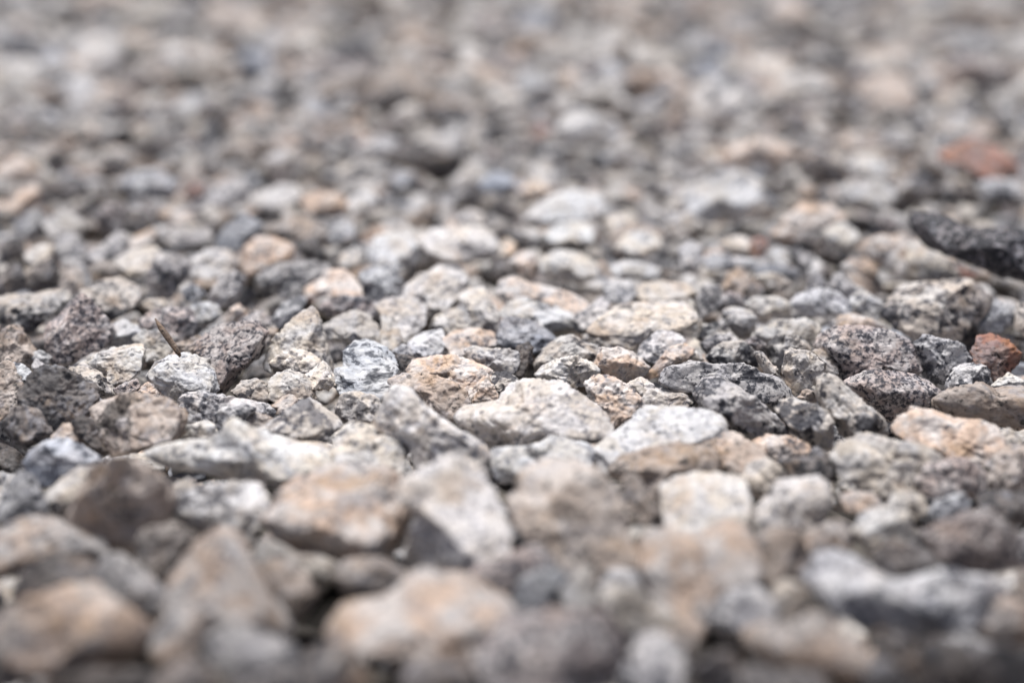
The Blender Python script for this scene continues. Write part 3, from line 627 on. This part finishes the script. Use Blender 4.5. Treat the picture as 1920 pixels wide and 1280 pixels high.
C-- | 280,210 330,130 400,80 480,70 540,120 550,230 480,310 400,350 320,330 | cream grey lump below the white-veined stone
!T+>4 | 400,340 470,170 560,60 650,10 760,0 870,60 980,140 990,250 930,370 880,490 760,580 640,580 510,490 | bulky blurred brown stone with a peach crown, left foreground
T--->6 | 790,440 880,390 1000,390 1110,450 1050,540 960,650 880,660 790,570 | rounded brown stone leaning at the foot of the bulky brown one
!W | 965,330 990,240 1060,200 1180,170 1320,160 1440,180 1500,240 1510,330 1430,500 1300,490 1180,450 1060,390 | smooth white oval boulder-like stone with a dark shaded belly, lower left
P--- | -60,600 -40,470 0,400 130,365 300,370 460,430 570,500 610,580 500,640 300,620 100,660 0,700 | blurred pink-beige stone arching over a dark hollow at the left edge
D--- | 60,810 120,650 280,560 400,570 520,650 570,770 400,820 200,830 | almost black stone in the hollow under the blurred pink-beige arch
L---- | 580,570 660,560 760,620 860,690 960,760 930,860 820,880 680,810 570,780 560,680 | greenish grey blurred stone with a tan end, between brown and pink stones
P--->4 | 60,900 120,820 260,780 430,760 560,790 700,860 810,930 860,1030 830,1110 700,1170 500,1200 320,1200 160,1140 70,1040 | big pinkish beige blurred stone lying across the lower left corner
P--->4 | 940,720 1000,600 1080,510 1180,455 1270,470 1380,540 1480,640 1560,800 1660,940 1640,1010 1500,1030 1320,980 1200,920 1080,920 970,890 | large pinkish grey blurred stone with a humped top, lower left
T--- | 1400,650 1500,600 1620,620 1740,700 1775,780 1730,880 1620,980 1540,950 1450,820 | tan blurred stone leaning on the large humped pinkish grey one
C--- | 1430,540 1470,480 1560,490 1680,570 1800,580 1900,620 1890,700 1780,760 1660,720 1560,640 1460,590 | long slim cream blurred stone with a white rounded tip
P--->5 | 860,990 930,900 1020,910 1100,970 1130,1080 1060,1170 930,1180 850,1090 | small blurred beige stone at the end of the big pinkish beige one
L-P--->5 | 1150,1030 1300,960 1450,1010 1640,1060 1740,1170 1650,1260 1400,1250 1240,1210 1150,1120 | smooth pale pinkish stone along the bottom, below the large humped one
D-->6 | 1120,970 1210,920 1270,1040 1230,1140 1130,1120 | small charcoal blurred stone between the beige and the smooth pinkish one
D-- | -60,1100 40,1060 120,1160 110,1290 0,1320 -80,1240 | blurred grey stone in the bottom left corner
DP->4 | 860,1260 940,1180 1060,1160 1200,1210 1250,1310 1000,1380 860,1350 | dull mauve blurred stone at the bottom edge under the charcoal one
DP->4 | 1280,1290 1400,1240 1550,1220 1720,1240 1790,1340 1500,1400 1290,1380 | dull pink blurred stone at the bottom edge below the smooth pinkish one
P---->6 | 1690,1160 1800,1060 1920,1080 2020,1180 2080,1300 1900,1380 1740,1330 | reddish tan blurred stone at the bottom edge left of the large orange-peach slab
D---- | 200,1330 340,1230 560,1210 800,1210 900,1270 880,1390 300,1400 | black shaded stone at the bottom edge under the big pinkish beige one
C- | 975,160 1060,120 1110,180 1060,240 985,230 | small pale chip above the smooth white oval with a dark belly
@640 853 3
^P- | -410,360 -330,180 -160,100 0,60 140,70 280,100 340,200 440,330 410,440 320,520 250,570 100,600 -60,590 -220,530 -340,480 | large pale peach stone with round grey spots and a dark underside
W+>3 | 340,150 430,100 560,40 640,20 740,60 800,130 860,240 920,330 950,450 940,560 880,640 780,670 650,690 480,690 400,640 370,520 400,400 440,330 380,230 | tall white stone with a dark triangular facet at its foot
T+>8 | 950,260 1000,150 1080,80 1200,50 1330,60 1450,90 1530,180 1590,300 1600,420 1640,520 1690,610 1600,670 1440,690 1290,670 1180,570 1060,470 980,380 | massive blurred tan boulder-like stone, tallest in front of the broad white slab
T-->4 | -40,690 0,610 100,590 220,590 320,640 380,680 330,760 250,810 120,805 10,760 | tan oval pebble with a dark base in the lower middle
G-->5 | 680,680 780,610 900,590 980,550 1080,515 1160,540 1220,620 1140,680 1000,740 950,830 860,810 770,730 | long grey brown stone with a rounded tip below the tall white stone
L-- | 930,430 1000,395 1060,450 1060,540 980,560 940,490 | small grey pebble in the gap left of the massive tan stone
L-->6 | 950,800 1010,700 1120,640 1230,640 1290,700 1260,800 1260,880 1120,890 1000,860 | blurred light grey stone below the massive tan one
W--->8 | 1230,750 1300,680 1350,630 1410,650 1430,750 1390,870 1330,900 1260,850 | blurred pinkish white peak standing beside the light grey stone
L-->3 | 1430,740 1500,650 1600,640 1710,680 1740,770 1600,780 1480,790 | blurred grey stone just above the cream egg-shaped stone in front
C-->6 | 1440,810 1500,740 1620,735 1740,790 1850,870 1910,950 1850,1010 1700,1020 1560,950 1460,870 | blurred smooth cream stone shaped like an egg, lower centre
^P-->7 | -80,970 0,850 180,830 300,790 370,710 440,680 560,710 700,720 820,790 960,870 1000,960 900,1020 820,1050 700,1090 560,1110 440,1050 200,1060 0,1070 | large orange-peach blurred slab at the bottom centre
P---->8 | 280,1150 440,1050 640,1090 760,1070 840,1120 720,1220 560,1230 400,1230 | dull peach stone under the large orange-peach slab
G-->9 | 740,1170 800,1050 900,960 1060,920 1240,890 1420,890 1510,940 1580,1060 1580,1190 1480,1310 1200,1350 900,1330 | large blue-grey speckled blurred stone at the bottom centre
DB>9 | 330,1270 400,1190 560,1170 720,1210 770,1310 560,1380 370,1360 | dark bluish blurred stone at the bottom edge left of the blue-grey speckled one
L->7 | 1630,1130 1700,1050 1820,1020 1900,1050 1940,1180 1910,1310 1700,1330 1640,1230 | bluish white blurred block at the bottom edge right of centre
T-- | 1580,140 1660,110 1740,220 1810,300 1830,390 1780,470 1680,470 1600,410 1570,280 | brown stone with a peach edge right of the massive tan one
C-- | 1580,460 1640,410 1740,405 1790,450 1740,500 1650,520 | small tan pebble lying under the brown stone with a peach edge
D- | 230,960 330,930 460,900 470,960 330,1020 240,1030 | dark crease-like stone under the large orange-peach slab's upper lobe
@1280 853 3
^C>2 | -120,260 -100,170 0,130 200,110 340,125 370,200 350,310 280,410 150,450 0,450 -110,440 | smooth cream white slab with a dark grey spot near its lower edge
W->4 | 380,380 450,290 520,230 570,160 680,145 800,135 860,190 870,280 790,350 700,420 640,460 520,450 400,440 | white dappled block with a bright bluish top, lower right
P-- | 880,240 960,205 1070,210 1120,280 1090,340 980,350 910,310 | small pink-peach stone right of the white dappled block
C-- | 1120,280 1200,200 1290,190 1370,240 1370,310 1270,350 1160,330 | cream stone with a brown shaded end right of the pink-peach one
L- | 1380,310 1450,250 1560,210 1600,250 1570,330 1440,370 1380,350 | pale pebble in front of the grey mottled blurred stone
C->2 | 970,440 1040,340 1160,300 1260,330 1320,430 1310,530 1200,570 1060,550 | blurred grey stone with an orange ridge above the bowl-shaped stone
DG>3 | 1080,590 1160,490 1320,500 1420,560 1410,650 1240,710 1120,670 | dark grey blurred stone resting in the hollow of the bowl-shaped stone
G-->3 | 1340,450 1440,370 1600,340 1740,320 1830,400 1880,530 1850,620 1680,660 1540,640 1410,570 | big blue-grey blurred stone with pale crystals, right side of the lower area
P-->2 | 670,500 720,420 820,370 900,370 950,430 980,520 900,570 800,560 710,590 | blurred peach knob below the white dappled block
^P--->4 | -240,640 -190,480 -60,440 60,460 160,480 240,420 330,410 400,460 430,580 440,700 360,750 220,770 120,850 60,950 -30,940 -150,840 | wide pinkish white blurred stone, two-humped, below the smooth cream white slab
T--->3 | 420,480 520,420 640,420 690,500 730,650 710,730 560,750 450,720 420,620 | blurred brown block beside the two-humped pinkish white stone
^L>6 | 730,720 800,620 880,550 960,570 1060,620 1130,680 1240,710 1400,650 1500,640 1640,700 1760,670 1800,740 1650,880 1560,950 1420,980 1260,990 1080,970 920,910 800,820 | large pale bowl-shaped blurred stone with an upturned end, lower right
L->6 | 130,940 190,810 310,755 440,760 530,850 510,950 380,1030 220,1020 | blurred white stone with a bright glint below the two-humped one
C-->8 | 490,850 530,750 620,710 720,760 720,850 630,940 550,940 | blurred cream egg leaning on the white stone with a bright glint
P-D--->5 | 380,1020 560,960 700,910 800,890 870,970 1000,1070 1080,1170 1000,1260 820,1230 640,1200 480,1200 380,1110 | big mauve pink blurred stone at the bottom, left of the blackest one
D->5 | 1060,1040 1140,980 1260,1010 1290,1100 1180,1150 1070,1120 | dark grey blurred pebble under the bowl-shaped stone
P--->3 | 1600,950 1700,850 1800,790 1900,820 2000,900 1990,1060 1850,1070 1740,1050 1640,1010 | blurred peach stone with a pale ridge at the right edge, lower corner
D--->8 | 1220,1180 1300,1060 1440,1040 1590,1070 1640,1170 1560,1280 1340,1280 | blackest blurred stone near the bottom right corner
DB>8 | 60,1190 180,1090 290,1110 340,1210 290,1320 120,1330 50,1260 | bluish dark blurred stone at the bottom edge below the white one with a glint
DP>8 | 310,1230 400,1190 520,1210 660,1210 790,1230 770,1360 350,1370 | dark mauve blurred stone at the bottom edge under the big mauve pink one
T---- | -130,1010 0,950 90,1040 60,1160 -60,1180 | brown blurred stone left of the white stone with a bright glint
T--- | 1860,690 1940,640 2000,700 1990,810 1870,800 | tan blurred stone cut by the right edge beside the bowl's upturned end
G-- | 1820,540 1900,440 2000,420 2000,620 1870,640 | grey blurred stone cut by the right edge above the bowl-shaped stone's end
DT | 1650,240 1720,200 1860,210 2000,190 2010,350 1880,390 1760,350 1680,340 | dark brown blurred stone under the smooth tan one at the right edge
D->6 | 1630,1150 1700,1080 1800,1060 1900,1100 2010,1080 2020,1330 1700,1340 1620,1240 | dark mauve blurred stone filling the bottom right corner
D->8 | 1010,1230 1100,1160 1200,1170 1270,1270 1240,1350 1060,1350 | dark blurred stone at the bottom edge left of the blackest one
D | 860,400 920,360 980,420 960,480 890,490 | small dark stone in the gap between peach knob and orange-ridged stone
@640 0 3
W+ | 1190,740 1260,650 1400,630 1530,680 1570,770 1440,830 1270,810 | brightest round white stone in the blurred far field
D-- | 190,890 300,830 450,820 580,870 710,860 640,970 540,1030 430,950 300,920 | long black hollow-faced stone far back, darkest in the blurred field
W+ | 270,650 340,580 430,590 450,660 370,720 300,710 | small white blurred stone between two dark ones far back
D | 430,650 500,600 590,650 570,700 460,700 | far dark olive stone right of the small white blurred one
D+ | 720,660 840,590 940,640 860,690 | far dark grey stone left of the brightest round white one
D | 110,600 220,520 370,480 390,550 250,600 150,640 | far dark wedge-shaped stone left of the small white blurred one
W+ | 80,830 200,760 340,790 310,850 200,880 110,880 | far white stone on the left shoulder of the black hollow-faced one
W-+ | 380,790 500,740 650,790 610,880 450,850 | far pale stone lying over the right half of the black hollow-faced one
D+B | 1610,750 1720,710 1840,750 1800,800 1680,800 | far slate grey bar-like stone right of the brightest round white one
D | 1490,910 1580,860 1670,900 1610,950 | far dark stone below and right of the brightest round white one
C | 1290,530 1420,470 1550,490 1590,560 1440,590 1320,580 | far cream stone above the brightest round white one
W+ | 370,420 480,350 580,390 570,480 440,490 | far white stone in the upper middle above the small white one
W+ | 650,420 760,360 840,400 810,480 690,470 | far white stone right of another in the upper middle
W-+ | 950,460 1060,400 1190,440 1170,530 1010,540 | far bluish white stone at the top middle, beside two white ones
D+ | 1450,630 1550,570 1670,600 1590,660 | far grey streak-like stone above and right of the brightest round white one
D | 860,270 920,220 990,260 970,330 890,320 | far round dark spot-like stone near the top middle
D+B | 100,120 200,80 310,120 290,190 160,190 | far bluish grey stone near the top, left of middle
D+B | 1170,210 1230,140 1290,190 1250,250 | far grey dot-like stone right of the round dark spot near the top
T- | 310,310 370,240 440,270 420,340 340,350 | far brown stone in the upper middle, left of the white ones
@1280 0 3
R+>6 | 1410,890 1520,820 1640,780 1770,810 1890,900 1890,1000 1760,1030 1620,1020 1540,960 1440,930 | dull red blurred stone near the right edge, the only large red one
P+ | 210,880 330,800 480,780 610,850 580,930 380,940 250,930 | far peach-white stone left of the purple-grey blurred one
D+ | 530,720 640,670 740,720 650,770 | far grey stone behind the purple-grey blurred one
D | 840,620 920,570 1010,620 970,680 870,660 | far black spot-like stone in the upper right area
D | 560,370 640,310 720,370 650,430 | far dark stone right of the pale patch, upper right area
D+B | 380,180 480,120 610,150 590,240 440,240 | far slate-blue stone near the top, right of middle
D+T | 940,210 1080,130 1220,190 1140,250 | far dark brown ridge-like stone near the top right
G- | 890,430 1010,360 1140,430 1130,530 950,530 | far grey speckled stone above the black spot-like one
D | 1570,540 1680,470 1760,530 1670,590 | far dark stone close to the top right corner
D | 1250,480 1340,460 1340,540 1250,530 | far small dark stone right of the grey speckled one
T- | 70,660 180,630 260,690 170,740 | far brown stone right of the brightest round white one's cream neighbour
W-+ | 660,500 760,430 870,480 810,560 | far white stone left of the grey speckled one
P | 850,800 960,740 1080,780 1100,850 980,860 | far tan-topped stone above a white one, left of the dull red stone
@0 0 3
T- | 1210,860 1320,790 1430,820 1410,920 1260,920 | far brown hollow-looking stone in the upper left, beside a second brown one
T | 1430,830 1540,780 1570,850 1460,910 | far brown stone touching the hollow-looking brown one
D | 750,840 860,760 1000,800 920,890 800,900 | far black stone in the upper left, darkest there
D | 540,930 640,880 740,920 650,990 | far dark stone below and left of the black one in the upper left
D-T | 260,890 340,840 390,930 300,980 | far dark reddish brown stone near the left edge
D | 640,670 740,600 820,620 730,700 | far olive dark stone leftmost of three in a row
D | 900,640 960,610 1010,660 940,700 | far small black stone in the middle of three dark ones in a row
D+B | 1110,690 1200,580 1300,620 1190,700 | far slate dark stone rightmost of three in a row
D+ | 630,410 740,360 820,410 730,470 | far grey-brown smudge-like stone in the upper left
W-+ | 970,610 1050,530 1140,590 1100,690 1010,680 | far round pale stone between two dark ones in a row
W+ | 1490,900 1600,830 1710,890 1650,990 1530,980 | far white stone right of the two brown ones
P | -10,940 90,870 210,920 250,980 120,1000 0,1000 | far pinkish arched stone at the left edge
D | -10,790 120,730 270,750 210,810 30,820 | far black flat stone at the left edge above the pinkish arched one
"""


def build_stones():
    ox = oy = 0.0
    sc = 3.0
    i = 0
    for line in STONES.strip().splitlines():
        line = line.strip()
        if not line: continue
        if line[0] == '@':
            ox, oy, sc = (float(q) for q in line[1:].split())
            continue
        k, pts, label = (q.strip() for q in line.split('|'))
        toward = 0.0
        if '>' in k:
            k, t = k.split('>')
            toward = float(t) * 0.001
        flat = '^' in k
        tone = k.count('+') - k.count('-')
        kinds = [c for c in k if c in MAT]
        kind = kinds[0]
        pts = [tuple(float(q) for q in p.split(',')) for p in pts.split()]
        pts = [(ox + x / sc, oy + y / sc) for x, y in pts]
        rng = np.random.RandomState(1000 + i)
        small = 'pebble' in label or 'chip' in label
        o = shaped_stone(pts, kind, rng, 1.16 ** tone, toward, None, 'pebble' if small else 'stone', flat, '!' in k)
        o['label'] = label
        o['category'] = 'pebble' if small else 'stone'
        o['group'] = 'small pebbles lying in the gravel' if small else 'broken granite stones of the gravel bed'
        i += 1


build_stones()


def twig():
    """A thin dry stalk leaning over the stones."""
    a = np.array([(291, 597), (296, 606), (302, 616), (312, 629), (323, 644), (334, 660), (338, 668)], float)
    r = np.array([1.5, 3.4, 5.2, 6.0, 5.6, 4.6, 2.5])
    z0 = hit(310, 625, 0.012) - 0.028
    pts = np.array([CP + ray(x, y) * (z0 - 0.0012 * i) for i, (x, y) in enumerate(a)])
    org = pts.mean(axis=0)
    n = 10
    V, F = [], []
    for i, p in enumerate(pts):
        rr = r[i] * z0 / FPX
        t = pts[min(i + 1, len(pts) - 1)] - pts[max(i - 1, 0)]
        t /= np.linalg.norm(t)
        u = np.cross(t, CF)
        u /= np.linalg.norm(u)
        v = np.cross(u, t)
        for j in range(n):
            q = 2 * math.pi * j / n
            V.append(p - org + rr * (u * math.cos(q) * (1 + 0.12 * math.sin(3 * q + i)) + v * math.sin(q) * 0.7))
    for i in range(len(pts) - 1):
        for j in range(n):
            b, c = i * n + j, i * n + (j + 1) % n
            F += [(b, c, c + n), (b, c + n, b + n)]
    k = len(V)
    V += [pts[0] - org, pts[-1] - org]
    for j in range(n):
        F += [(k, (j + 1) % n, j), (k + 1, (len(pts) - 1) * n + j, (len(pts) - 1) * n + (j + 1) % n)]
    V = np.array(V)
    me = mesh_from('twig', V, np.array(F), V * 2 + 3, np.array((0.5, 0.45, 0.42)), [MAT['T']])
    o = bpy.data.objects.new('twig', me)
    o.location = org
    o['label'] = 'thin dry brown twig leaning between granite stones'
    o['category'] = 'twig'
    scene.collection.objects.link(o)


twig()

# ---------------------------------------------------------------- ground
def ground():
    m = bpy.data.materials.new('earth_under_gravel')
    m.use_nodes = True
    nt = m.node_tree
    b = next(n for n in nt.nodes if n.type == 'BSDF_PRINCIPLED')
    tc = nt.nodes.new('ShaderNodeTexCoord')
    v = nt.nodes.new('ShaderNodeTexVoronoi')
    v.inputs['Scale'].default_value = 55
    nt.links.new(tc.outputs['Object'], v.inputs['Vector'])
    r = nt.nodes.new('ShaderNodeValToRGB')
    e = r.color_ramp.elements
    e[0].position, e[0].color = 0.0, (.035, .03, .026, 1)
    e[1].position, e[1].color = 1.0, (.3, .27, .24, 1)
    sp = nt.nodes.new('ShaderNodeSeparateColor')
    nt.links.new(v.outputs['Color'], sp.inputs['Color'])
    nt.links.new(sp.outputs[0], r.inputs['Fac'])
    nt.links.new(r.outputs['Color'], b.inputs['Base Color'])
    b.inputs['Roughness'].default_value = 0.9
    bp = nt.nodes.new('ShaderNodeBump')
    bp.inputs['Distance'].default_value = 0.01
    bp.inputs['Strength'].default_value = 0.8
    bp.invert = True
    nt.links.new(v.outputs['Distance'], bp.inputs['Height'])
    nt.links.new(bp.outputs['Normal'], b.inputs['Normal'])
    me = bpy.data.meshes.new('ground')
    S = 600
    me.from_pydata([(-S, -S, 0), (S, -S, 0), (S, S, 0), (-S, S, 0)], [], [(0, 1, 2, 3)])
    me.materials.append(m)
    o = bpy.data.objects.new('ground', me)
    o.location = (0, 0, -0.026)
    o['kind'] = 'structure'
    scene.collection.objects.link(o)


ground()


# ---------------------------------------------------------------- the rest of the gravel, beyond counting
def gravel():
    rng = np.random.RandomState(21)
    keys = list('WCPLGKBTDR')
    prob = np.array([.22, .17, .16, .16, .08, .07, .05, .06, .045, .003])
    prob /= prob.sum()
    bank = {n: [] for n in (1, 2, 3)}
    for n in bank:
        for _ in range(30):
            P, f = rock(rng, n, rng.choice([14, 20, 30]), 11)
            bank[n].append((roughen(P, rng, 1.2 if n > 1 else 0.6), f))
    hero = np.array(HERO)
    spots = []
    for d0, d1, sp in ((0.16, 0.95, 0.0125), (0.95, 1.7, 0.021), (1.7, 3.2, 0.026), (3.2, 5.0, 0.038)):
        for y in np.arange(d0, d1, sp * 0.9):
            half = 0.36 * 1.3 * y + 0.18
            xs = np.arange(-half, half, sp)
            for x in xs:
                spots.append((x + rng.uniform(-.45, .45) * sp, y + rng.uniform(-.45, .45) * sp, sp))
    V, F, R, T, M, base = [], [], [], [], [], 0
    for x, y, sp in spots:
        near = y < 0.95
        e = ((x - hero[:, 0]) / (hero[:, 2] * 0.82)) ** 2 + ((y - hero[:, 1]) / (hero[:, 3] * 1.0)) ** 2
        if (e < 1).any():
            continue
        n = 3 if y < 0.62 else 2 if y < 1.5 else 1
        P, f = bank[n][rng.randint(30)]
        big = rng.uniform(0, 1) ** 3
        s = sp * (0.44 + 0.66 * big) if not near else sp * rng.uniform(0.42, 0.62) * (1 + 0.3 * min(max((y - 0.84) / 0.2, 0), 1))
        sc = s * rng.uniform(0.8, 1.25, 3) * np.array((1.25, 1.1, 0.72))
        a = rng.uniform(0, 2 * math.pi)
        t1, t2 = rng.normal(0, 0.35, 2)
        Rm = np.array((Matrix.Rotation(a, 3, 'Z') @ Matrix.Rotation(t1, 3, 'X') @ Matrix.Rotation(t2, 3, 'Y')))
        p = (P * sc) @ Rm.T
        k = min(max((y - 0.84) / 0.2, (0.275 - y) / 0.03, 0), 1)
        z = -0.015 * (1 - k) + rng.uniform(-.004, .003) + k * rng.normal(0, .0025)
        V.append(p + (x, y, z))
        R.append(p + rng.uniform(-5, 5, 3))
        T.append(np.tile(np.array([.965, .98, 1.04]) * rng.uniform(0.62, 1.12) * (0.82 if y > 1.1 else 1.0), (len(p), 1)))
        F.append(f + base)
        M.append(np.full(len(f), rng.choice(len(keys), p=prob)))
        base += len(p)
    me = mesh_from('gravel', np.vstack(V), np.vstack(F), np.vstack(R), np.vstack(T), [MAT[k] for k in keys], np.concatenate(M))
    o = bpy.data.objects.new('gravel', me)
    o['kind'] = 'stuff'
    o['label'] = 'loose pale grey and cream gravel filling the gaps and running back to the horizon'
    scene.collection.objects.link(o)


gravel()
